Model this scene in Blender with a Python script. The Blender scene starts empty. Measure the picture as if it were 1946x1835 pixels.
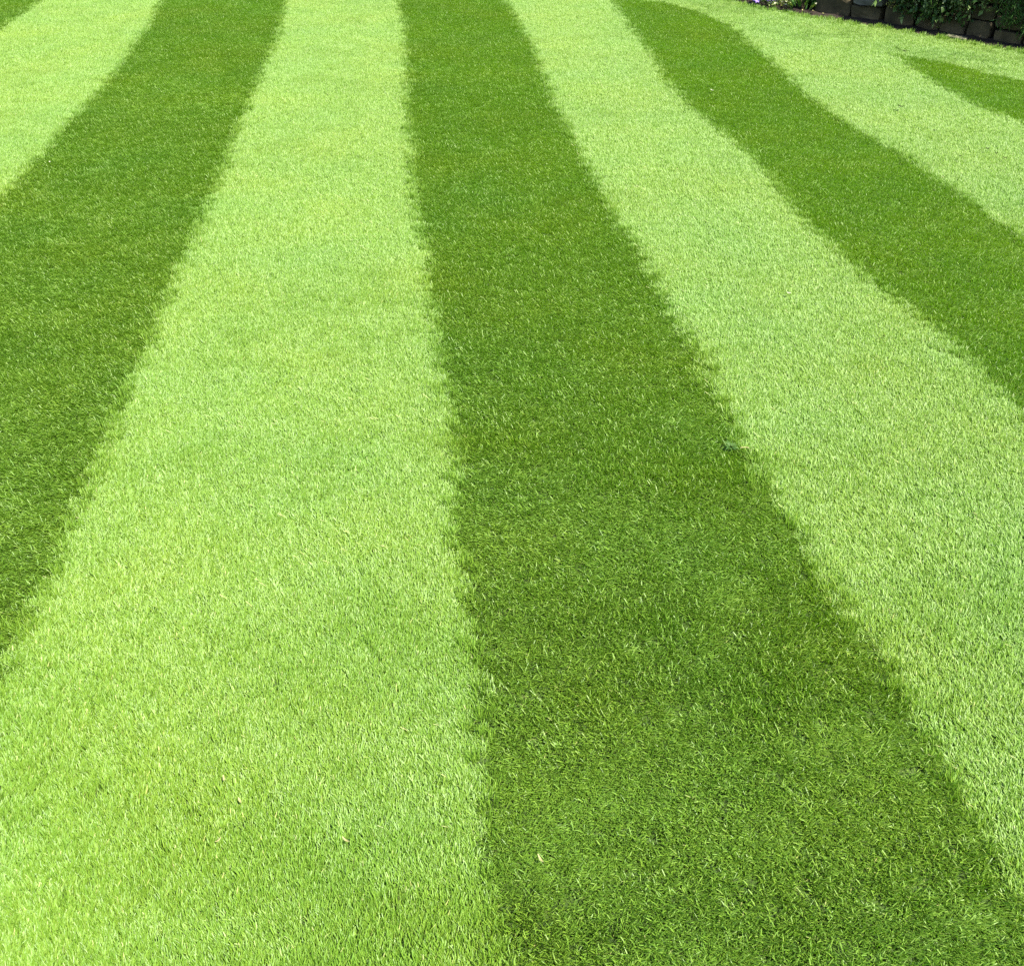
import bpy, bmesh, math, random
import numpy as np
from mathutils import Vector, Matrix, noise

S = bpy.context.scene
R = math.radians
random.seed(7)
rng = np.random.default_rng(11)

# ---------------------------------------------------------------- camera
cam_data = bpy.data.cameras.new('camera')
cam_data.sensor_fit = 'HORIZONTAL'
cam_data.sensor_width = 36.0
cam_data.lens = 36.9
cam_data.clip_start = 0.05
cam_data.clip_end = 2000
cam = bpy.data.objects.new('camera', cam_data)
S.collection.objects.link(cam)
cam.location = (0, 0, 1.6)
cam.rotation_euler = (R(90 - 35.0), 0, 0)
S.camera = cam

# ---------------------------------------------------------------- sky and sun
SUN_EL = R(56)
SUN_DIR = Vector((1.0, -1.12, 0)).normalized()          # where the sun stands, on the ground plan
world = bpy.data.worlds.new('World')
S.world = world
world.use_nodes = True
wn = world.node_tree
wn.nodes.clear()
sky = wn.nodes.new('ShaderNodeTexSky')
sky.sky_type = 'NISHITA'
sky.sun_disc = False
sky.sun_elevation = SUN_EL
sky.sun_rotation = math.atan2(SUN_DIR.x, SUN_DIR.y)
bg = wn.nodes.new('ShaderNodeBackground')
bg.inputs['Strength'].default_value = 0.10
wo = wn.nodes.new('ShaderNodeOutputWorld')
wn.links.new(sky.outputs[0], bg.inputs[0])
wn.links.new(bg.outputs[0], wo.inputs[0])

sun_data = bpy.data.lights.new('sun', 'SUN')
sun_data.energy = 5.0
sun_data.angle = R(0.53)
sun_data.color = (1.0, 0.95, 0.86)
sun = bpy.data.objects.new('sun', sun_data)
S.collection.objects.link(sun)
to_sun = Vector((SUN_DIR.x * math.cos(SUN_EL), SUN_DIR.y * math.cos(SUN_EL), math.sin(SUN_EL)))
sun.rotation_euler = to_sun.to_track_quat('Z', 'Y').to_euler()
sun.location = (6, -2, 9)

S.view_settings.view_transform = 'Standard'
S.view_settings.look = 'None'
S.view_settings.gamma = 1
S.view_settings.use_curve_mapping = False
S.view_settings.exposure = 1.85
S.cycles.use_denoising = False
S.cycles.max_bounces = 8
S.cycles.transmission_bounces = 6
S.cycles.diffuse_bounces = 4
S.cycles.transparent_max_bounces = 4

# ---------------------------------------------------------------- helpers
C = S.collection


def link(o, parent=None):
    C.objects.link(o)
    if parent is not None:
        o.parent = parent
    return o


def tag(o, label=None, cat=None, group=None, kind=None):
    for k, v in (('label', label), ('category', cat), ('group', group), ('kind', kind)):
        if v:
            o[k] = v
    return o


def empty(name, loc, rz=0.0):
    o = bpy.data.objects.new(name, None)
    o.empty_display_size = 0.1
    o.location = loc
    o.rotation_euler = (0, 0, rz)
    return link(o)


def mesh_obj(name, verts, faces, mat, parent=None, smooth=False, attrs=None, do_link=True):
    me = bpy.data.meshes.new(name)
    me.from_pydata([tuple(v) for v in verts], [], [tuple(f) for f in faces])
    if attrs:
        for an, vals in attrs.items():
            a = me.attributes.new(an, 'FLOAT', 'POINT')
            a.data.foreach_set('value', np.asarray(vals, dtype=np.float32))
    if smooth:
        me.polygons.foreach_set('use_smooth', [True] * len(me.polygons))
    me.update()
    if mat:
        me.materials.append(mat)
    o = bpy.data.objects.new(name, me)
    if do_link:
        link(o, parent)
    return o


def new_mat(name):
    m = bpy.data.materials.new(name)
    m.use_nodes = True
    nt = m.node_tree
    nt.nodes.clear()
    out = nt.nodes.new('ShaderNodeOutputMaterial')
    return m, nt, out


def ramp(nt, stops):
    r = nt.nodes.new('ShaderNodeValToRGB')
    els = r.color_ramp.elements
    while len(els) < len(stops):
        els.new(0.5)
    for e, (p, c) in zip(els, stops):
        e.position = p
        e.color = (*c, 1)
    return r


def leafy(name, stops, trans=0.35, rough=0.45, spec=0.5, trans_gain=(1.3, 1.25, 0.5), patch=0.0, noise_scale=1.6):
    """two-layer leaf: waxy reflecting surface + light that passes through; colour by each blade's own 'tint'"""
    m, nt, out = new_mat(name)
    N, L = nt.nodes, nt.links
    at = N.new('ShaderNodeAttribute'); at.attribute_name = 'tint'
    r = ramp(nt, stops)
    L.new(at.outputs['Fac'], r.inputs[0])
    col = r.outputs[0]
    if patch:
        geo = N.new('ShaderNodeNewGeometry')
        nz = N.new('ShaderNodeTexNoise'); nz.inputs['Scale'].default_value = noise_scale
        nz.inputs['Detail'].default_value = 4
        L.new(geo.outputs['Position'], nz.inputs['Vector'])
        pr = ramp(nt, [(0.30, (0.86, 0.97, 1.25)), (0.5, (1, 1, 1)), (0.70, (1.16, 1.03, 0.70))])
        L.new(nz.outputs['Fac'], pr.inputs[0])
        mx = N.new('ShaderNodeMix'); mx.data_type = 'RGBA'; mx.blend_type = 'MULTIPLY'
        mx.inputs[0].default_value = patch
        L.new(col, mx.inputs[6]); L.new(pr.outputs[0], mx.inputs[7])
        col = mx.outputs[2]
    p = N.new('ShaderNodeBsdfPrincipled')
    p.inputs['Roughness'].default_value = rough
    p.inputs['Specular IOR Level'].default_value = spec
    L.new(col, p.inputs['Base Color'])
    tg = N.new('ShaderNodeMix'); tg.data_type = 'RGBA'; tg.blend_type = 'MULTIPLY'
    tg.inputs[0].default_value = 1.0
    tg.inputs[7].default_value = (*trans_gain, 1)
    L.new(col, tg.inputs[6])
    t = N.new('ShaderNodeBsdfTranslucent')
    L.new(tg.outputs[2], t.inputs['Color'])
    ms = N.new('ShaderNodeMixShader'); ms.inputs[0].default_value = trans
    L.new(p.outputs[0], ms.inputs[1]); L.new(t.outputs[0], ms.inputs[2])
    L.new(ms.outputs[0], out.inputs[0])
    return m


def rough_mat(name, stops, scale=8.0, rough=0.9, bump=0.3, detail=6, bump_scale=40.0, dist=0.01):
    m, nt, out = new_mat(name)
    N, L = nt.nodes, nt.links
    geo = N.new('ShaderNodeNewGeometry')
    nz = N.new('ShaderNodeTexNoise'); nz.inputs['Scale'].default_value = scale; nz.inputs['Detail'].default_value = detail
    L.new(geo.outputs['Position'], nz.inputs['Vector'])
    r = ramp(nt, stops)
    L.new(nz.outputs['Fac'], r.inputs[0])
    p = N.new('ShaderNodeBsdfPrincipled')
    p.inputs['Roughness'].default_value = rough
    p.inputs['Specular IOR Level'].default_value = 0.25
    L.new(r.outputs[0], p.inputs['Base Color'])
    n2 = N.new('ShaderNodeTexNoise'); n2.inputs['Scale'].default_value = bump_scale; n2.inputs['Detail'].default_value = 5
    L.new(geo.outputs['Position'], n2.inputs['Vector'])
    b = N.new('ShaderNodeBump'); b.inputs['Strength'].default_value = bump; b.inputs['Distance'].default_value = dist
    L.new(n2.outputs['Fac'], b.inputs['Height']); L.new(b.outputs[0], p.inputs['Normal'])
    L.new(p.outputs[0], out.inputs[0])
    return m


# ---------------------------------------------------------------- materials
GRASS = leafy('grass_blade', [(0.0, (0.100, 0.200, 0.010)), (0.5, (0.128, 0.234, 0.014)), (0.94, (0.160, 0.262, 0.020)),
                              (0.98, (0.18, 0.28, 0.04)), (0.996, (0.22, 0.28, 0.06)), (1.0, (0.33, 0.34, 0.11))],
              trans=0.36, rough=0.56, spec=0.72, trans_gain=(1.05, 1.33, 0.30), patch=0.6, noise_scale=1.9)
THATCH = rough_mat('thatch_soil', [(0.3, (0.018, 0.036, 0.006)), (0.6, (0.036, 0.062, 0.010)), (0.8, (0.07, 0.08, 0.02))], 60, 0.95, 0.5, 6, 200, 0.004)
SOIL = rough_mat('garden_soil', [(0.3, (0.009, 0.006, 0.004)), (0.7, (0.028, 0.018, 0.011))], 30, 0.95, 0.8, 6, 90, 0.02)
STONE = rough_mat('mossy_sandstone', [(0.28, (0.018, 0.016, 0.008)), (0.5, (0.048, 0.038, 0.019)), (0.66, (0.080, 0.062, 0.032)), (0.8, (0.030, 0.036, 0.012))], 9, 0.9, 0.5, 8, 45, 0.012)
PALE_STONE = rough_mat('pale_slate', [(0.3, (0.04, 0.04, 0.034)), (0.6, (0.09, 0.085, 0.07)), (0.8, (0.05, 0.055, 0.035))], 14, 0.85, 0.5, 8, 60, 0.008)
LEAF_DARK = leafy('evergreen_leaf', [(0.0, (0.012, 0.036, 0.006)), (0.4, (0.036, 0.080, 0.014)), (0.8, (0.10, 0.155, 0.04)), (1.0, (0.26, 0.31, 0.15))], 0.25, 0.5, 0.25)  # palest tints paint sky highlights into the colour of some leaves
LEAF_FINE = leafy('needle_leaf', [(0.0, (0.02, 0.065, 0.008)), (0.6, (0.045, 0.11, 0.016)), (1.0, (0.12, 0.18, 0.04))], 0.35, 0.55, 0.25)
LEAF_PALE = leafy('grey_green_leaf', [(0.0, (0.04, 0.08, 0.018)), (0.6, (0.14, 0.20, 0.05)), (1.0, (0.34, 0.38, 0.15))], 0.35, 0.55, 0.25)
SEDUM = leafy('yellow_sedum_leaf', [(0.0, (0.16, 0.17, 0.04)), (1.0, (0.36, 0.33, 0.09))], 0.2, 0.5, 0.4)
PURPLE = leafy('purple_petal', [(0.0, (0.16, 0.09, 0.38)), (1.0, (0.36, 0.26, 0.62))], 0.3, 0.6, 0.2, (1, 1, 1))
WHITE_PETAL = leafy('white_petal', [(0.0, (0.34, 0.34, 0.22)), (1.0, (0.50, 0.50, 0.36))], 0.25, 0.6, 0.2, (1, 1, 1))
STEM = rough_mat('brown_stem', [(0.3, (0.03, 0.022, 0.012)), (0.7, (0.08, 0.06, 0.03))], 30)
WEED = leafy('weed_leaf', [(0.0, (0.03, 0.075, 0.008)), (1.0, (0.07, 0.13, 0.02))], 0.25, 0.6, 0.3)
DEAD_LEAF = leafy('dry_brown_leaf', [(0.0, (0.008, 0.006, 0.004)), (1.0, (0.025, 0.016, 0.010))], 0.05, 0.8, 0.1, (1, 0.9, 0.7))
STRAW = leafy('straw', [(0.0, (0.27, 0.26, 0.09)), (1.0, (0.38, 0.36, 0.15))], 0.2, 0.6, 0.3, (1, 0.95, 0.8))
PEBBLE = rough_mat('pale_pebble', [(0.3, (0.05, 0.05, 0.028)), (0.7, (0.13, 0.12, 0.07))], 40)

# ---------------------------------------------------------------- lay of the land (metres; camera foot at the origin, y ahead)
# lines where one pass of the mower meets the next
EDGES = [
    [(-3.62, 8.8), (-3.52, 7.7), (-3.30, 5.8), (-3.16, 4.3), (-2.95, 1.6)],
    [(-2.70, 8.8), (-2.57, 8.04), (-2.483, 7.38), (-2.425, 6.88), (-2.383, 6.44), (-2.331, 6.04), (-2.296, 5.63), (-2.282, 5.36),
     (-2.254, 5.06), (-2.243, 4.83), (-2.224, 4.45), (-2.14, 3.2), (-2.03, 1.6), (-2.0, 0.6)],
    [(-1.744, 8.8), (-1.604, 7.7), (-1.521, 6.88), (-1.464, 6.26), (-1.419, 5.68), (-1.371, 5.14), (-1.306, 4.48), (-1.267, 4.0),
     (-1.247, 3.64), (-1.218, 3.29), (-1.183, 2.95), (-1.162, 2.69), (-1.133, 2.4), (-1.101, 2.14), (-1.087, 1.91), (-1.086, 1.75),
     (-1.074, 1.57), (-1.05, 0.9)],
    [(-0.88, 8.8), (-0.742, 7.7), (-0.624, 6.44), (-0.53, 5.4), (-0.443, 4.61), (-0.368, 4.05), (-0.306, 3.59), (-0.263, 3.21),
     (-0.22, 2.91), (-0.188, 2.6), (-0.153, 2.33), (-0.136, 2.09), (-0.117, 1.89), (-0.102, 1.71), (-0.075, 1.55), (-0.06, 1.41),
     (-0.047, 1.28), (-0.039, 1.17), (-0.037, 1.06), (-0.032, 0.93), (-0.02, 0.5)],
    [(-0.053, 8.8), (0.097, 7.62), (0.156, 6.95), (0.202, 6.2), (0.257, 5.68), (0.327, 5.14), (0.393, 4.61), (0.445, 4.11),
     (0.507, 3.69), (0.557, 3.37), (0.595, 3.05), (0.626, 2.72), (0.652, 2.43), (0.688, 2.18), (0.727, 1.95), (0.762, 1.75),
     (0.791, 1.57), (0.818, 1.41), (0.841, 1.27), (0.857, 1.16), (0.872, 1.06), (0.90, 0.6)],
    [(0.782, 8.8), (0.838, 7.86), (0.864, 7.23), (0.906, 6.44), (0.969, 5.88), (1.063, 5.4), (1.155, 4.91), (1.189, 4.48),
     (1.218, 4.11), (1.256, 3.84), (1.31, 3.59), (1.377, 3.37), (1.426, 3.13), (1.457, 2.88), (1.503, 2.64), (1.66, 1.6), (1.72, 0.9)],
    [(1.47, 8.6), (1.538, 7.86), (1.564, 7.16), (1.62, 6.56), (1.685, 5.83), (1.776, 5.4), (1.862, 4.98), (1.924, 4.61), (1.985, 4.29),
     (2.034, 3.97), (2.35, 2.4), (2.5, 1.6)],
    [(2.40, 7.3), (2.421, 7.16), (2.45, 6.56), (2.487, 6.2), (2.56, 5.83), (2.66, 5.54), (3.0, 4.2), (3.3, 2.8)],
]
WALL = [(0.75, 10.05), (1.20, 9.42), (1.70, 8.80), (1.873, 8.50), (2.115, 8.19), (2.335, 7.97), (2.642, 7.70), (2.914, 7.44), (3.111, 7.25),
        (3.28, 7.08), (3.70, 6.70), (4.60, 5.86)]                       # where the turf stops
EDGE_FN = []
for e in EDGES:
    e = sorted(e, key=lambda p: p[1])
    ys = np.array([p[1] for p in e]); xs = np.array([p[0] for p in e])
    ys = np.concatenate([[ys[0] - 4], ys, [ys[-1] + 4]])
    xs = np.concatenate([[xs[0] + 0.35], xs, [xs[-1] - 0.45]])
    EDGE_FN.append((ys, xs))
wp = np.array(WALL)


def wall_dist(x, y):
    """signed distance of lawn points from the turf edge, positive on the lawn"""
    best = np.full(x.shape, 1e9); sgn = np.ones(x.shape)
    for (ax, ay), (bx, by) in zip(WALL[:-1], WALL[1:]):
        dx, dy = bx - ax, by - ay
        ll = dx * dx + dy * dy
        t = np.clip(((x - ax) * dx + (y - ay) * dy) / ll, 0, 1)
        d = np.hypot(x - ax - t * dx, y - ay - t * dy)
        cr = dx * (y - ay) - dy * (x - ax)
        m = d < best
        best[m] = d[m]; sgn[m] = np.where(cr[m] < 0, 1, -1)
    return best * sgn


_wv = [(rng.uniform(-1, 1) * 1.2, rng.uniform(0.6, 1.0) * k, rng.uniform(0, 6.28), 1.0 / k) for k in (2.1, 3.3, 5.1, 7.9, 11.3)]


def ground_z(x, y):
    z = np.zeros(np.shape(x))
    for kx, ky, ph, a in _wv:
        z = z + 0.012 * a * np.sin(kx * np.asarray(x) + ky * np.asarray(y) + ph)
    return z


def smooth_noise(x, y, s, seed=0.0):
    return np.array([noise.noise((a * s, b * s, seed)) for a, b in zip(x, y)])


# ---------------------------------------------------------------- ground, lawn soil, bed, terrace
mesh_obj('ground', [(-400, -400, -0.12), (400, -400, -0.12), (400, 400, -0.12), (-400, 400, -0.12)], [(0, 1, 2, 3)], SOIL)['kind'] = 'structure'

gx = np.arange(-6.5, 5.21, 0.13); gy = np.arange(-0.6, 11.2, 0.13)
vs = [(x, y, float(ground_z(x, y)) - 0.007) for y in gy for x in gx]
nx = len(gx)
fs = [(j * nx + i, j * nx + i + 1, (j + 1) * nx + i + 1, (j + 1) * nx + i) for j in range(len(gy) - 1) for i in range(nx - 1)]
lawn = mesh_obj('lawn', vs, fs, THATCH, smooth=True)
tag(lawn, 'mown lawn in alternating light and dark green stripes', None, None, 'structure')

# ---------------------------------------------------------------- grass tufts
def blade_set(n, radius, lean_mean, lean_sd, yaw_sd, len_rng, wid_rng, stray=0.12, seed=0):
    r = np.random.default_rng(seed)
    V, Fc, T = [], [], []
    for i in range(n):
        rad = radius * math.sqrt(r.random()) * (0.6 + 0.4 * r.random()) * 1.25
        a = r.random() * 6.283
        bx, by = rad * math.cos(a), rad * math.sin(a)
        yaw = r.normal(0, yaw_sd)
        if r.random() < stray:
            yaw = r.uniform(-math.pi, math.pi)
        t1 = r.normal(lean_mean, lean_sd)
        t0 = t1 * r.uniform(0.35, 0.8)
        L = r.uniform(*len_rng); w = r.uniform(*wid_rng)
        long_one = r.random()
        if long_one > 0.985:
            L *= 1.3
        d = np.array([-math.sin(yaw), math.cos(yaw), 0.0])          # where it leans
        sd = np.array([math.cos(yaw), math.sin(yaw), 0.0])
        tw0 = r.normal(0, 0.5); tw1 = tw0 + r.normal(0, 0.5)
        pos = np.array([bx, by, -0.008])
        seg = 3
        base = len(V)
        tint = r.random() ** 1.1
        blunt = r.uniform(0.15, 0.75)
        prof = (0.8, 1.0, 0.92, blunt)
        for k in range(seg + 1):
            f = k / seg
            th = t0 + (t1 - t0) * f
            ax = d * math.sin(th) + np.array([0, 0, math.cos(th)])
            tw = tw0 + (tw1 - tw0) * f
            nrm = np.cross(sd, ax)
            ww = sd * math.cos(tw) + nrm * math.sin(tw)
            V.append(pos - ww * w * 0.5 * prof[k]); V.append(pos + ww * w * 0.5 * prof[k])
            T += [tint, tint]
            pos = pos + ax * (L / seg)
        for k in range(seg):
            b = base + 2 * k
            Fc.append((b, b + 1, b + 3, b + 2))
    return V, Fc, T


tuft_src = bpy.data.collections.new('tuft_sources')                    # not in the scene: only read by the stripes
LEANS = (45, 56, 66, 75)                                               # how far the roller laid the blades over
PER_LEAN = 7
N_VAR = len(LEANS) * PER_LEAN
for k in range(N_VAR):
    V, Fc, T = blade_set(125, 0.0225, R(LEANS[k // PER_LEAN]), R(15), R(36), (0.014, 0.025), (0.0011, 0.0021), 0.08, 100 + k)
    o = mesh_obj('tuft_%02d' % k, V, Fc, GRASS, None, False, {'tint': T}, do_link=False)
    tuft_src.objects.link(o)
for k in range(6):                                                     # taller unbrushed grass left between two passes
    V, Fc, T = blade_set(75, 0.020, R(28), R(20), R(70), (0.018, 0.036), (0.0013, 0.0023), 0.3, 300 + k)
    o = mesh_obj('tuft_z%02d' % k, V, Fc, GRASS, None, False, {'tint': T}, do_link=False)
    tuft_src.objects.link(o)


def tuft_tree():
    nt = bpy.data.node_groups.new('grass_tufts', 'GeometryNodeTree')
    nt.interface.new_socket('Geometry', in_out='INPUT', socket_type='NodeSocketGeometry')
    nt.interface.new_socket('Geometry', in_out='OUTPUT', socket_type='NodeSocketGeometry')
    N, L = nt.nodes, nt.links
    gi = N.new('NodeGroupInput'); go = N.new('NodeGroupOutput')
    ci = N.new('GeometryNodeCollectionInfo')
    ci.inputs['Collection'].default_value = tuft_src
    ci.inputs['Separate Children'].default_value = True
    ci.inputs['Reset Children'].default_value = True
    iop = N.new('GeometryNodeInstanceOnPoints')
    iop.inputs['Pick Instance'].default_value = True

    def attr(name, typ):
        a = N.new('GeometryNodeInputNamedAttribute'); a.data_type = typ
        a.inputs['Name'].default_value = name
        return a.outputs['Attribute']
    e2r = N.new('FunctionNodeEulerToRotation')
    L.new(attr('turn', 'FLOAT_VECTOR'), e2r.inputs[0])
    L.new(gi.outputs[0], iop.inputs['Points'])
    L.new(ci.outputs[0], iop.inputs['Instance'])
    L.new(attr('which', 'INT'), iop.inputs['Instance Index'])
    L.new(e2r.outputs[0], iop.inputs['Rotation'])
    L.new(attr('size', 'FLOAT_VECTOR'), iop.inputs['Scale'])
    L.new(iop.outputs[0], go.inputs[0])
    return nt


TUFTS = tuft_tree()


def stripe_object(label, x, y, z, turn, size, which):
    me = bpy.data.meshes.new('mown_stripe')
    me.vertices.add(len(x))
    me.vertices.foreach_set('co', np.stack([x, y, z], 1).astype(np.float32).ravel())
    a = me.attributes.new('turn', 'FLOAT_VECTOR', 'POINT'); a.data.foreach_set('vector', turn.astype(np.float32).ravel())
    a = me.attributes.new('size', 'FLOAT_VECTOR', 'POINT'); a.data.foreach_set('vector', size.astype(np.float32).ravel())
    a = me.attributes.new('which', 'INT', 'POINT'); a.data.foreach_set('value', which.astype(np.int32))
    me.update()
    o = bpy.data.objects.new('mown_stripe', me)
    link(o, lawn)
    md = o.modifiers.new('tufts', 'NODES'); md.node_group = TUFTS
    tag(o, label, None, None, 'stuff')
    return o


STEP = 0.0235
px, py = np.meshgrid(np.arange(-6.3, 5.0, STEP), np.arange(0.15, 10.6, STEP))
px = px.ravel(); py = py.ravel()
px = px + rng.uniform(-.6, .6, px.size) * STEP; py = py + rng.uniform(-.6, .6, py.size) * STEP
keep = np.abs(px) < 0.50 * (0.82 * py + 0.92) + 1.0
px, py = px[keep], py[keep]
wd = wall_dist(px, py)
ragged = 0.014 + 0.007 * np.sin(px * 21) + rng.normal(0, 0.010, px.size)
keep = wd > ragged
px, py, wd = px[keep], py[keep], wd[keep]

keep = np.hypot((px - 2.50 + (py - 7.12) * 0.35) / 0.028, (py - 7.12) / 0.05) > 1.5
px, py, wd = px[keep], py[keep], wd[keep]

# which pass each tuft belongs to; the line wanders a little, as a hand-steered mower does
wob = smooth_noise(px, py, 3.0, 4.0) * 0.020 + smooth_noise(px, py, 14.0, 9.0) * 0.008 + rng.normal(0, 0.013, px.size)
lane = np.zeros(px.size, int)
dedge = np.full(px.size, 9.0)
for ys, xs in EDGE_FN:
    off = px + wob - np.interp(py, ys, xs)
    lane += off > 0
    dedge = np.where(np.abs(off) < np.abs(dedge), off, dedge)
hd = np.interp(px, [0.4, 0.794, 1.2, 1.41, 1.55, 2.0, 2.45, 2.7, 2.95, 3.6], [0.75, 0.62, 0.45, 0.52, 0.68, 0.72, 0.66, 0.62, 0.66, 0.66])
head = (wd + wob < hd) & (lane >= 5)
lane = np.where(head, 9, lane)
# even lanes were mown towards the house (dark from here), odd lanes away from it (light)
dark = (lane % 2 == 0)
slope = np.where(py > 0, 0.085, 0.085) + 0.10 * np.clip((px - 0.6) / 2.4, 0, 1)
yaw0 = np.arctan(slope)
n = px.size
lf = smooth_noise(px * 0.5, py * 1.7, 1.3, 12.0)                       # broad uneven brushing, wider across than along
mf = smooth_noise(px, py * 1.5, 5.0, 7.0)
yaw = yaw0 + np.where(dark, math.pi, 0) + rng.normal(0, R(14), n) + mf * R(34)
yaw = np.where(lane == 9, yaw - R(48) + rng.normal(0, R(30), n), yaw)
bands = smooth_noise(px * 0.35, py, 2.6, 31.0)                         # short rocks and pauses of the mower, across the stripes
lay_over = 64 + lf * 18 + mf * 18 + bands * 24 + rng.normal(0, 5, n)
line = np.exp(-((py - 2.95 - 0.03 * np.sin(px * 3)) / 0.018) ** 2) * ((px > -0.95) & (px < -0.2))
lay_over = np.clip(lay_over - line * 16 - (lane == 9) * 7, 40, 80)
tilt = rng.normal(0, R(4), n)
turn = np.stack([tilt, rng.normal(0, R(4), n), yaw], 1)
sc = rng.uniform(0.85, 1.15, n)
size = np.stack([sc, sc, sc * rng.uniform(0.85, 1.15, n)], 1)
which = np.clip(np.round((lay_over - 45) / 10), 0, len(LEANS) - 1).astype(int) * PER_LEAN + rng.integers(0, PER_LEAN, n)
near_edge = (np.abs(dedge) < 0.022) & (rng.random(n) < 0.45) & (lane != 9)
fringe = (wd < 0.06) & (rng.random(n) < 0.35)
tall = near_edge | fringe
which = np.where(tall, N_VAR + rng.integers(0, 6, n), which)
size = np.where(tall[:, None], size * np.where(fringe, 1.25, 0.85)[:, None], size)
pz = ground_z(px, py)

names = {
    0: 'dark green mown stripe at the lawn side farthest from the stone wall',
    1: 'light green mown stripe, next to the lawn side farthest from the stone wall',
    2: 'dark green mown stripe, third counted from the lawn side away from the wall',
    3: 'broad light green mown stripe with a few straw blades and a faint cross line',
    4: 'dark green mown stripe with a small weed on its edge',
    5: 'light green mown stripe with one pale petal lying in it',
    6: 'dark green mown stripe that ends at the pale turf along the wall',
    7: 'light green mown stripe dotted with dark fallen leaf bits',
    8: 'short dark green mown stripe, the closest dark one to the stone wall',
    9: 'pale strip of turf running along the foot of the stone wall',
}
for k in range(10):
    m = lane == k
    if m.any():
        stripe_object(names[k], px[m], py[m], pz[m], turn[m], size[m], which[m])

# ---------------------------------------------------------------- the stone wall and its bed
arc = [0.0]
for (ax, ay), (bx, by) in zip(WALL[:-1], WALL[1:]):
    arc.append(arc[-1] + math.hypot(bx - ax, by - ay))
ARC0 = arc[2]
arc = np.array(arc) - ARC0                                            # s = 0 at the third point of the turf edge
S_MIN, S_MAX = float(arc[0]) + 0.15, float(arc[-1]) - 0.6


def along(s, out=0.0, z=0.0):
    """point on the turf edge at arc length s, pushed 'out' metres away from the lawn"""
    x = float(np.interp(s, arc, wp[:, 0])); y = float(np.interp(s, arc, wp[:, 1]))
    x1 = float(np.interp(s - 0.12, arc, wp[:, 0])); y1 = float(np.interp(s - 0.12, arc, wp[:, 1]))
    x2 = float(np.interp(s + 0.12, arc, wp[:, 0])); y2 = float(np.interp(s + 0.12, arc, wp[:, 1]))
    dx, dy = x2 - x1, y2 - y1
    l = math.hypot(dx, dy)
    return Vector((x - dy / l * out, y + dx / l * out, z))


def heading(s):
    a, b = along(s - 0.1), along(s + 0.1)
    return math.atan2(b.y - a.y, b.x - a.x)


def setback(s):
    return 0.115 + 0.11 * max(0.0, min(1.0, (0.8 - s) / 0.8))


# soil bed between the turf and the stones, and the terrace the wall holds back
ss = np.arange(S_MIN - 0.1, S_MAX + 0.35, 0.06)
vs, fs = [], []
prof = [(-0.03, -0.02), (0.015, 0.012), (0.06, 0.018), (0.14, 0.02), (0.30, 0.02)]
for s in ss:
    for o, z in prof:
        p = along(s, o, z + 0.012 * noise.noise((s * 9, o * 30, 1)))
        vs.append(p + Vector((0, 0, float(ground_z(p.x, p.y)))))
m = len(prof)
for i in range(len(ss) - 1):
    for j in range(m - 1):
        fs.append((i * m + j, (i + 1) * m + j, (i + 1) * m + j + 1, i * m + j + 1))
tag(mesh_obj('soil_bed', vs, fs, SOIL, smooth=True), 'dark bare soil strip between turf and stone wall', None, None, 'structure')
vs, fs = [], []
for s in ss:
    b = setback(s)
    for o, z in ((b + 0.14, -0.1), (b + 0.16, 0.30), (b + 0.19, 0.50), (b + 0.5, 0.54), (b + 1.4, 0.60), (b + 3.0, 0.62)):
        p = along(s, o, z + 0.03 * noise.noise((s * 3, o * 5, 5)))
        vs.append(p)
m = 6
for i in range(len(ss) - 1):
    for j in range(m - 1):
        fs.append((i * m + j, (i + 1) * m + j, (i + 1) * m + j + 1, i * m + j + 1))
tag(mesh_obj('terrace', vs, fs, SOIL, smooth=True), 'raised earth terrace behind the stone wall', None, None, 'structure')


def stone_mesh(w, h, d, seed):
    bm = bmesh.new()
    bmesh.ops.create_cube(bm, size=1.0)
    bmesh.ops.subdivide_edges(bm, edges=bm.edges[:], cuts=2, use_grid_fill=True)
    for v in bm.verts:
        c = v.co * 2
        k = 1 - 0.035 * (abs(c.x) ** 4 * abs(c.z) ** 4) - 0.02 * (abs(c.y) ** 4 * (abs(c.x) ** 4 + abs(c.z) ** 4) / 2)
        v.co = Vector((v.co.x * w, v.co.y * d, v.co.z * h)) * k
        nv = noise.noise_vector((v.co.x * 9 + seed, v.co.y * 9, v.co.z * 9 + seed * 1.7))
        v.co += Vector((nv.x * min(w, 0.2) * 0.05, nv.y * d * 0.14, nv.z * h * 0.09))
    bmesh.ops.bevel(bm, geom=[e for e in bm.edges if e.calc_face_angle(0) > 0.9], offset=0.006, segments=1, affect='EDGES')
    me = bpy.data.meshes.new('stone')
    bm.to_mesh(me); bm.free()
    return me


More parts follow.
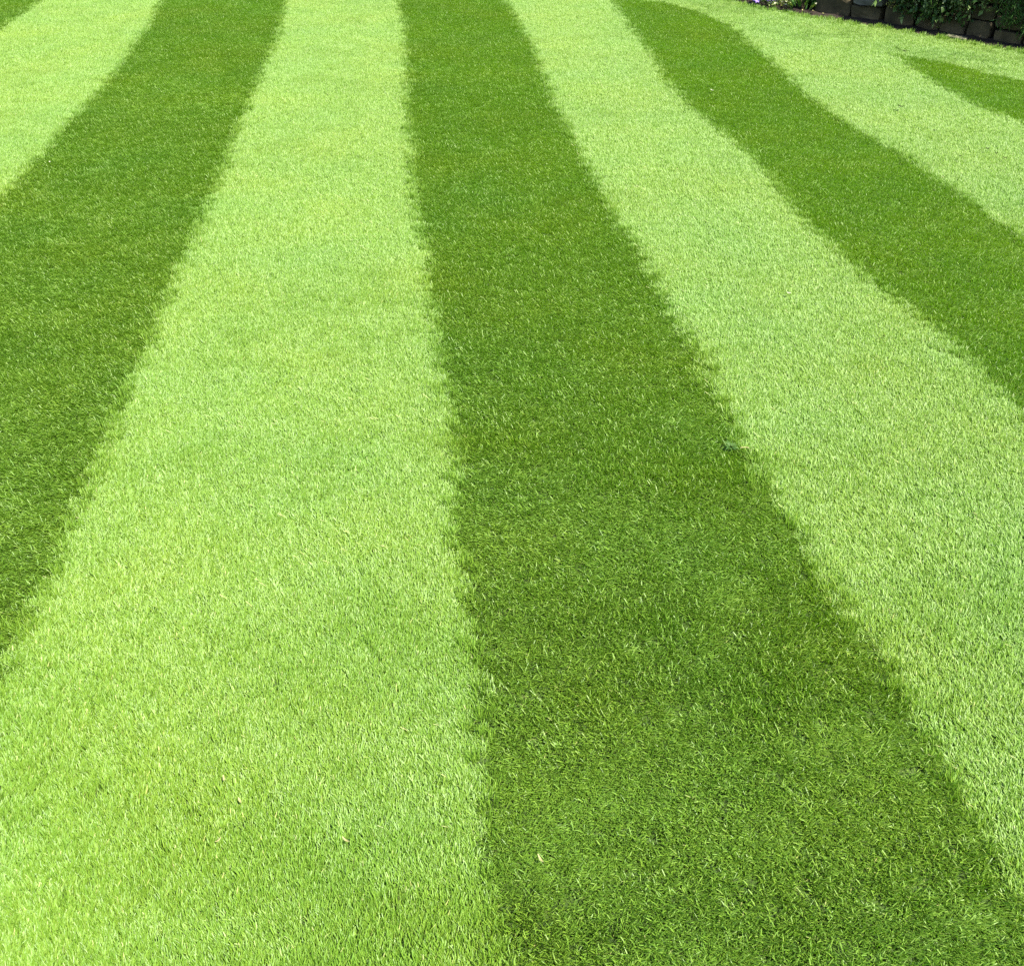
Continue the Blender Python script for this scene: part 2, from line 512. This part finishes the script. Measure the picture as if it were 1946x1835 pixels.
wall = empty('stone_wall', along(1.2, setback(1.2), 0))
tag(wall, 'low dry stone retaining wall of brown mossy blocks along the lawn edge', 'wall')
PLACED = [  # s from, s to, z from, z to, pale
    (0.745, 1.030, 0.00, 0.125, 0), (1.045, 1.270, 0.00, 0.095, 0), (1.060, 1.290, 0.105, 0.150, 1), (0.980, 1.320, 0.160, 0.280, 0),
    (0.700, 0.965, 0.135, 0.270, 0), (1.305, 1.520, 0.00, 0.120, 0), (1.335, 1.560, 0.130, 0.270, 0),
    (1.535, 1.700, 0.00, 0.100, 0), (1.715, 1.885, 0.00, 0.110, 0), (1.575, 1.880, 0.115, 0.270, 0),
    (1.900, 2.055, 0.00, 0.105, 0), (2.070, 2.270, 0.00, 0.070, 0), (2.068, 2.250, 0.080, 0.155, 0),
    (1.895, 2.055, 0.115, 0.205, 0), (2.070, 2.260, 0.165, 0.270, 0), (1.895, 2.055, 0.214, 0.270, 0),
    (2.270, 2.520, 0.080, 0.180, 0), (2.285, 2.540, 0.00, 0.070, 0), (2.275, 2.500, 0.190, 0.270, 0),
]
lay = list(PLACED)
for a, b in ((S_MIN, 0.69), (2.55, S_MAX)):                            # the same masonry carries on both ways
    for z0, z1 in ((0.0, 0.125), (0.135, 0.270)):
        s = a + random.uniform(0, 0.08)
        while s < b - 0.14:
            w = min(random.uniform(0.20, 0.36), b - s)
            lay.append((s, s + w - 0.012, z0, z1 - random.uniform(0, 0.01), 0))
            s += w
s = S_MIN
for z0, z1 in ((0.282, 0.400), (0.410, 0.525)):
    s = S_MIN + random.uniform(0, 0.1)
    while s < S_MAX - 0.14:
        w = random.uniform(0.22, 0.40)
        lay.append((s, s + w - 0.012, z0, z1 - random.uniform(0, 0.012), 0))
        s += w
for k, (s0, s1, z0, z1, pale) in enumerate(lay):
    sm = (s0 + s1) / 2
    me = stone_mesh(s1 - s0, z1 - z0, 0.17, k * 3.1)
    me.materials.append(PALE_STONE if pale else STONE)
    o = bpy.data.objects.new('stone', me)
    link(o, wall)
    p = along(sm, setback(sm) + 0.085 + z0 * 0.12 + random.uniform(-0.012, 0.012) - 0.02 * pale, (z0 + z1) / 2 + 0.012)
    o.location = p - wall.location
    o.rotation_euler = (random.uniform(-.04, .04), random.uniform(-.02, .02), heading(sm) + random.uniform(-.04, .04))
    if pale:
        o['label'] = 'thin pale grey slate laid between darker blocks'

es = bpy.data.objects.new('edging_stone', stone_mesh(0.15, 0.022, 0.05, 77.0))
es.data.materials.append(PEBBLE)
link(es)
es.location = along(1.88, 0.02, 0.020)
es.rotation_euler = (0.05, 0.02, heading(1.88))
tag(es, 'small flat pale stone lying in the soil where the turf meets the wall', 'stone')


# ---------------------------------------------------------------- plants on and under the wall
def leaf_faces(V, Fc, T, p, d, up, ln, wd, tint, curl=0.25):
    """one leaf: a folded, curved diamond of four faces"""
    d = d.normalized()
    sd = d.cross(up)
    if sd.length < 1e-4:
        sd = d.cross(Vector((1, 0.3, 0.2)))
    sd.normalize()
    nm = sd.cross(d)
    b = len(V)
    V.extend([p, p + d * ln * .4 + sd * wd * .5 + nm * ln * .06, p + d * ln * .45 - nm * ln * .03, p + d * ln * .4 - sd * wd * .5 + nm * ln * .06,
              p + d * ln - nm * ln * curl])
    T.extend([tint] * 5)
    Fc.extend([(b, b + 1, b + 2), (b, b + 2, b + 3), (b + 1, b + 4, b + 2), (b + 2, b + 4, b + 3)])


def tube(pts, r0, r1, sides=5):
    V, Fc = [], []
    for i, p in enumerate(pts):
        t = (pts[min(i + 1, len(pts) - 1)] - pts[max(i - 1, 0)]).normalized()
        a = t.orthogonal().normalized(); b = t.cross(a)
        r = r0 + (r1 - r0) * i / (len(pts) - 1)
        for k in range(sides):
            an = 6.283 * k / sides
            V.append(p + a * math.cos(an) * r + b * math.sin(an) * r)
    for i in range(len(pts) - 1):
        for k in range(sides):
            k2 = (k + 1) % sides
            Fc.append((i * sides + k, i * sides + k2, (i + 1) * sides + k2, (i + 1) * sides + k))
    return V, Fc


def rv():
    return Vector((random.gauss(0, 1), random.gauss(0, 1), random.gauss(0, 1))).normalized()


def flower(parent, p, facing, r, mat, petals=5):
    V, Fc, T = [], [], []
    f = facing.normalized(); a = f.orthogonal().normalized(); b = f.cross(a)
    for k in range(petals):
        an = 6.283 * k / petals + random.uniform(-.2, .2)
        d = a * math.cos(an) + b * math.sin(an)
        leaf_faces(V, Fc, T, p + f * 0.001, d + f * 0.25, f, r, r * 0.8, random.random(), 0.1)
    return mesh_obj('flower', V, Fc, mat, parent, attrs={'tint': T})


def climber(name, s0, s1, n_stem, n_leaf, mat, z_top, z_low, ln, wd, label, cat, flowers=0, fmat=None, needle=False, bulge=0.14, frad=0.010, droop=1.0):
    """a plant rooted on the terrace edge whose stems spill over the stones"""
    sm = (s0 + s1) / 2
    root = empty(name, along(sm, setback(sm) + 0.22, 0.52))
    tag(root, label, cat)
    V, Fc, T = [], [], []
    tips = []
    for i in range(n_stem):
        s = random.uniform(s0, s1)
        f = 1 - abs(s - sm) / (s1 - s0) * 1.5
        low = z_low + (1 - f) * random.uniform(0.05, 0.22) + random.uniform(0, 0.10)
        b = setback(s)
        over = random.uniform(0.03, bulge)
        s_end = s + random.uniform(-0.12, 0.12)
        pts = [along(sm + (s - sm) * 0.5, b + 0.2, 0.50), along(s, b + 0.08, random.uniform(z_top * .85, z_top)),
               along(s, b - over * .7, z_top * 0.8), along((s + s_end) / 2, b - over, (z_top * .55 + low * .45)), along(s_end, b - over * random.uniform(.6, 1.0), low)]
        fine = []
        for q in range(len(pts) - 1):
            for t in (0, .33, .66):
                fine.append(pts[q].lerp(pts[q + 1], t) + rv() * 0.012)
        fine.append(pts[-1])
        loc = [p - root.location for p in fine]
        sv, sf = tube(loc, 0.004, 0.0015, 4)
        mesh_obj('stem', sv, sf, STEM, root, smooth=True)
        tips.append(loc)
        per = n_leaf // n_stem
        for k in range(per):
            q = random.random() ** 0.8 * (len(loc) - 1.001)
            j = int(q)
            p = loc[j].lerp(loc[j + 1], q - j)
            ax = (loc[j + 1] - loc[j]).normalized()
            if needle:
                d = (rv() + ax * 0.9)
                leaf_faces(V, Fc, T, p, d, rv(), ln * random.uniform(.6, 1.3), wd, min(1, max(0, random.gauss(.45, .25))), 0.05)
            else:
                p = p + rv() * random.uniform(0, 0.035)
                d = rv() + Vector((0, 0, -0.5 * droop)) + (along(s, -1) - along(s, 0)) * 0.5
                leaf_faces(V, Fc, T, p, d, rv() + Vector((0, 0, 1.2)), ln * random.uniform(.6, 1.25), wd * random.uniform(.7, 1.2), random.random() ** 1.5, random.uniform(0.05, .35))
    o = mesh_obj('foliage', V, Fc, mat, root, attrs={'tint': T})
    o['kind'] = 'stuff'
    outward = along(sm, -1) - along(sm, 0)
    for k in range(flowers):
        l = random.choice(tips)
        p = l[random.randrange(4, len(l))] + outward * 0.03 + rv() * 0.02
        flower(root, p, outward + Vector((0, 0, 0.8)) + rv() * .5, frad, fmat)
    return root


climber('leafy_climber', 1.36, 1.95, 64, 6400, LEAF_DARK, 0.66, 0.05, 0.038, 0.024,
        'dark green leafy climber with tiny white flowers spilling over the stone wall', 'climber', 11, WHITE_PETAL, bulge=0.10)
climber('pale_leaved_shrub', 1.74, 2.10, 30, 1700, LEAF_PALE, 0.62, 0.15, 0.040, 0.015,
        'grey-green pale leaved shrub hanging above the bare stones of the wall', 'shrub', bulge=0.10, droop=0.3)
climber('feathery_shrub', 2.13, 2.70, 84, 13000, LEAF_FINE, 0.66, 0.03, 0.040, 0.006,
        'feathery bright green shrub with needle leaves hanging down the wall', 'shrub', 2, WHITE_PETAL, needle=True, bulge=0.11)
climber('leafy_climber', 1.27, 1.47, 8, 420, LEAF_DARK, 0.62, 0.12, 0.026, 0.016,
        'sparse dark climber trailing over the wall beside the yellow stonecrop', 'climber', bulge=0.06)


def low_plant(name, s, out, rad, height, n, mat, ln, wd, label, cat, flowers=0, fmat=None, upright=0.6, frad=0.014, base_z=0.02, stems=5):
    root = empty(name, along(s, out, base_z))
    tag(root, label, cat)
    V, Fc, T = [], [], []
    ends = []
    for k in range(stems):
        a = 6.283 * k / stems + random.uniform(-.4, .4)
        e = Vector((math.cos(a) * rad * .6, math.sin(a) * rad * .6, height * random.uniform(.5, .95)))
        sv, sf = tube([Vector((0, 0, -0.01)), e * 0.5 + Vector((0, 0, 0.012)), e], 0.003, 0.0015, 4)
        mesh_obj('stem', sv, sf, STEM, root, smooth=True)
        ends.append(e)
    for k in range(n):
        a = random.random() * 6.283; r = rad * math.sqrt(random.random())
        z = height * random.random() * (1 - 0.6 * (r / rad) ** 2)
        p = Vector((math.cos(a) * r, math.sin(a) * r, max(z, 0.004)))
        d = Vector((math.cos(a), math.sin(a), 0)) * random.uniform(0.2, 1) + rv() * .6 + Vector((0, 0, upright))
        leaf_faces(V, Fc, T, p, d, Vector((0, 0, 1)) + rv() * .5, ln * random.uniform(.6, 1.3), wd * random.uniform(.7, 1.2), random.random(), random.uniform(0.05, .3))
    o = mesh_obj('foliage', V, Fc, mat, root, attrs={'tint': T})
    o['kind'] = 'stuff'
    for k in range(flowers):
        a = random.uniform(2.6, 5.6)
        r = rad * random.uniform(.75, 1.15)
        e = Vector((math.cos(a) * r, math.sin(a) * r, random.uniform(.02, .075)))
        flower(root, e, Vector((random.gauss(-.3, .4), random.gauss(-.5, .4), 1)), frad, fmat)
    return root


low_plant('purple_flowering_plant', 0.31, 0.10, 0.11, 0.15, 420, LEAF_DARK, 0.026, 0.014,
          'low plant with many purple flowers in the soil bed at the turf edge', 'flowering plant', 22, PURPLE, frad=0.023)
low_plant('purple_flowering_plant', 0.09, 0.11, 0.09, 0.11, 300, LEAF_DARK, 0.022, 0.012,
          'small dark clump with few mauve flowers at the far end of the bed', 'flowering plant', 9, PURPLE, frad=0.018)
low_plant('white_flowering_plant', 0.46, 0.08, 0.10, 0.12, 420, LEAF_PALE, 0.020, 0.013,
          'low clump with small creamy flowers between purple flowers and broad-leaved plant', 'flowering plant', 14, WHITE_PETAL, frad=0.011)
low_plant('broad_leaved_plant', 0.64, 0.11, 0.10, 0.15, 90, LEAF_FINE, 0.060, 0.019,
          'upright bright green plant with long leaves against the first exposed stones', 'plant', 2, WHITE_PETAL, upright=1.3, frad=0.010)
low_plant('yellow_stonecrop', 1.365, 0.075, 0.04, 0.06, 90, SEDUM, 0.013, 0.008,
          'small yellow-green stonecrop growing from a joint of the stone wall', 'plant', base_z=0.13, stems=3)
low_plant('seedling', 2.42, 0.03, 0.05, 0.06, 40, LEAF_PALE, 0.018, 0.011,
          'small pale-leaved seedling at the foot of the feathery shrub', 'plant', 2, WHITE_PETAL, frad=0.008, stems=3)

# ---------------------------------------------------------------- small things lying on the lawn
def scrap(name, x, y, ln, wd, rz, mat, label, cat, group=None, lift=0.021, fold=0.35, roll=0.0):
    """a little curled, folded leaf or petal with a thick midrib"""
    V, Fc, T = [], [], []
    n = 5
    for i in range(n):
        f = i / (n - 1)
        w = wd * (math.sin(math.pi * (0.08 + 0.86 * f)) ** 0.8) * 0.5
        yy = (f - 0.5) * ln
        zz = 0.25 * ln * (2 * f - 1) ** 2
        V += [(-w, yy, zz + w * fold), (0, yy, zz), (w, yy, zz + w * fold), (0, yy, zz - 0.0012)]
        T += [random.random()] * 4
    for i in range(n - 1):
        a, b = i * 4, (i + 1) * 4
        Fc += [(a, a + 1, b + 1, b), (a + 1, a + 2, b + 2, b + 1), (a + 2, a + 3, b + 3, b + 2), (a + 3, a, b, b + 3)]
    o = mesh_obj(name, V, Fc, mat, None, True, {'tint': T})
    o.location = (x, y, float(ground_z(x, y)) + lift)
    o.rotation_euler = (random.uniform(-.2, .2), roll, rz)
    return tag(o, label, cat, group)


for (x, y, ln, rz) in ((2.088, 5.78, 0.034, 1.3), (2.119, 5.331, 0.016, 0.4), (2.27, 5.022, 0.022, 0.2), (2.289, 4.952, 0.014, 1.5),
                       (2.30, 4.883, 0.022, 1.1), (2.101, 4.913, 0.016, 1.4)):
    big = ln > 0.03
    scrap('fallen_leaf', x, y, ln, ln * 0.5, rz, DEAD_LEAF, 'largest curled dark leaf lying alone on the light stripe near the wall' if big else
          'tiny dark brown leaf bit on the light stripe near the wall', 'leaf', 'dark leaf bits on the light stripe', 0.029, 0.35, 0.3)
scrap('fallen_petal', 0.977, 3.421, 0.015, 0.010, 1.3, WHITE_PETAL, 'pale cream petal lying in the light stripe beside the dark weed stripe', 'petal', None, 0.023)
scrap('fallen_petal', 1.123, 6.094, 0.020, 0.010, 1.0, WHITE_PETAL, 'pale cream petal lying on the dark stripe that ends at the wall turf', 'petal', None, 0.023)
scrap('fallen_petal', -2.141, 4.838, 0.014, 0.009, 0.9, WHITE_PETAL, 'pale cream petal lying on a dark stripe far from the wall', 'petal', None, 0.023)
p = along(1.13, setback(1.13) - 0.005)
scrap('fallen_petal', p.x, p.y, 0.024, 0.016, 0.6, WHITE_PETAL, 'pale petal lying on the thin grey slate in the stone wall', 'petal', None, 0.172 - float(ground_z(p.x, p.y)))
for (x, y, ln, rz) in ((-0.293, 1.159, 0.020, 0.9), (-0.541, 1.295, 0.017, 0.3), (-0.50, 1.245, 0.014, 0.6), (-0.52, 1.16, 0.013, 2.4), (0.05, 1.12, 0.02, 0.5)):
    scrap('straw_clipping', x, y, ln, 0.0042, rz, STRAW, 'short straw-coloured clipping on the dark stripe with the weed' if x > 0 else 'short straw-coloured grass clipping lying in the broad light stripe', 'clipping', 'dry clippings on the lawn', 0.018, 0.5)
for k in range(9):
    s = random.uniform(0.66, 1.15)
    p = along(s, random.uniform(0.02, 0.055))
    scrap('dry_leaf', p.x, p.y, random.uniform(.014, .026), .012, random.uniform(0, 3), random.choice((DEAD_LEAF, STRAW, DEAD_LEAF)),
          'small dry leaf lying on the soil under the first exposed stones', 'leaf', 'dry leaves on the soil bed', 0.032)

weed = empty('weed', (0.606, 2.437, float(ground_z(0.606, 2.437)) + 0.012))
tag(weed, 'small dark weed rosette on the edge of a dark stripe', 'weed')
for k in range(11):
    a = 6.283 * k / 11 + random.uniform(-.3, .3)
    V, Fc, T = [], [], []
    leaf_faces(V, Fc, T, Vector((math.cos(a) * .004, math.sin(a) * .004, 0)), Vector((math.cos(a), math.sin(a), random.uniform(0.3, 0.9))), Vector((0, 0, 1)),
               random.uniform(.015, .025), random.uniform(.007, .010), random.random() * .4, .3)
    mesh_obj('leaf', V, Fc, WEED, weed, attrs={'tint': T})
stk = tube([Vector((0.0, 0, 0)), Vector((0.010, -0.002, 0.003)), Vector((0.020, -0.005, 0.004)), Vector((0.028, -0.014, -0.002))], 0.0013, 0.0008, 5)
o = mesh_obj('grass_stalk', stk[0], stk[1], STRAW, None, True, {'tint': [0.6] * len(stk[0])})
o.location = (0.628, 2.418, float(ground_z(0.62, 2.42)) + 0.022)
tag(o, 'pale bent grass stalk lying beside the dark weed', 'stalk')
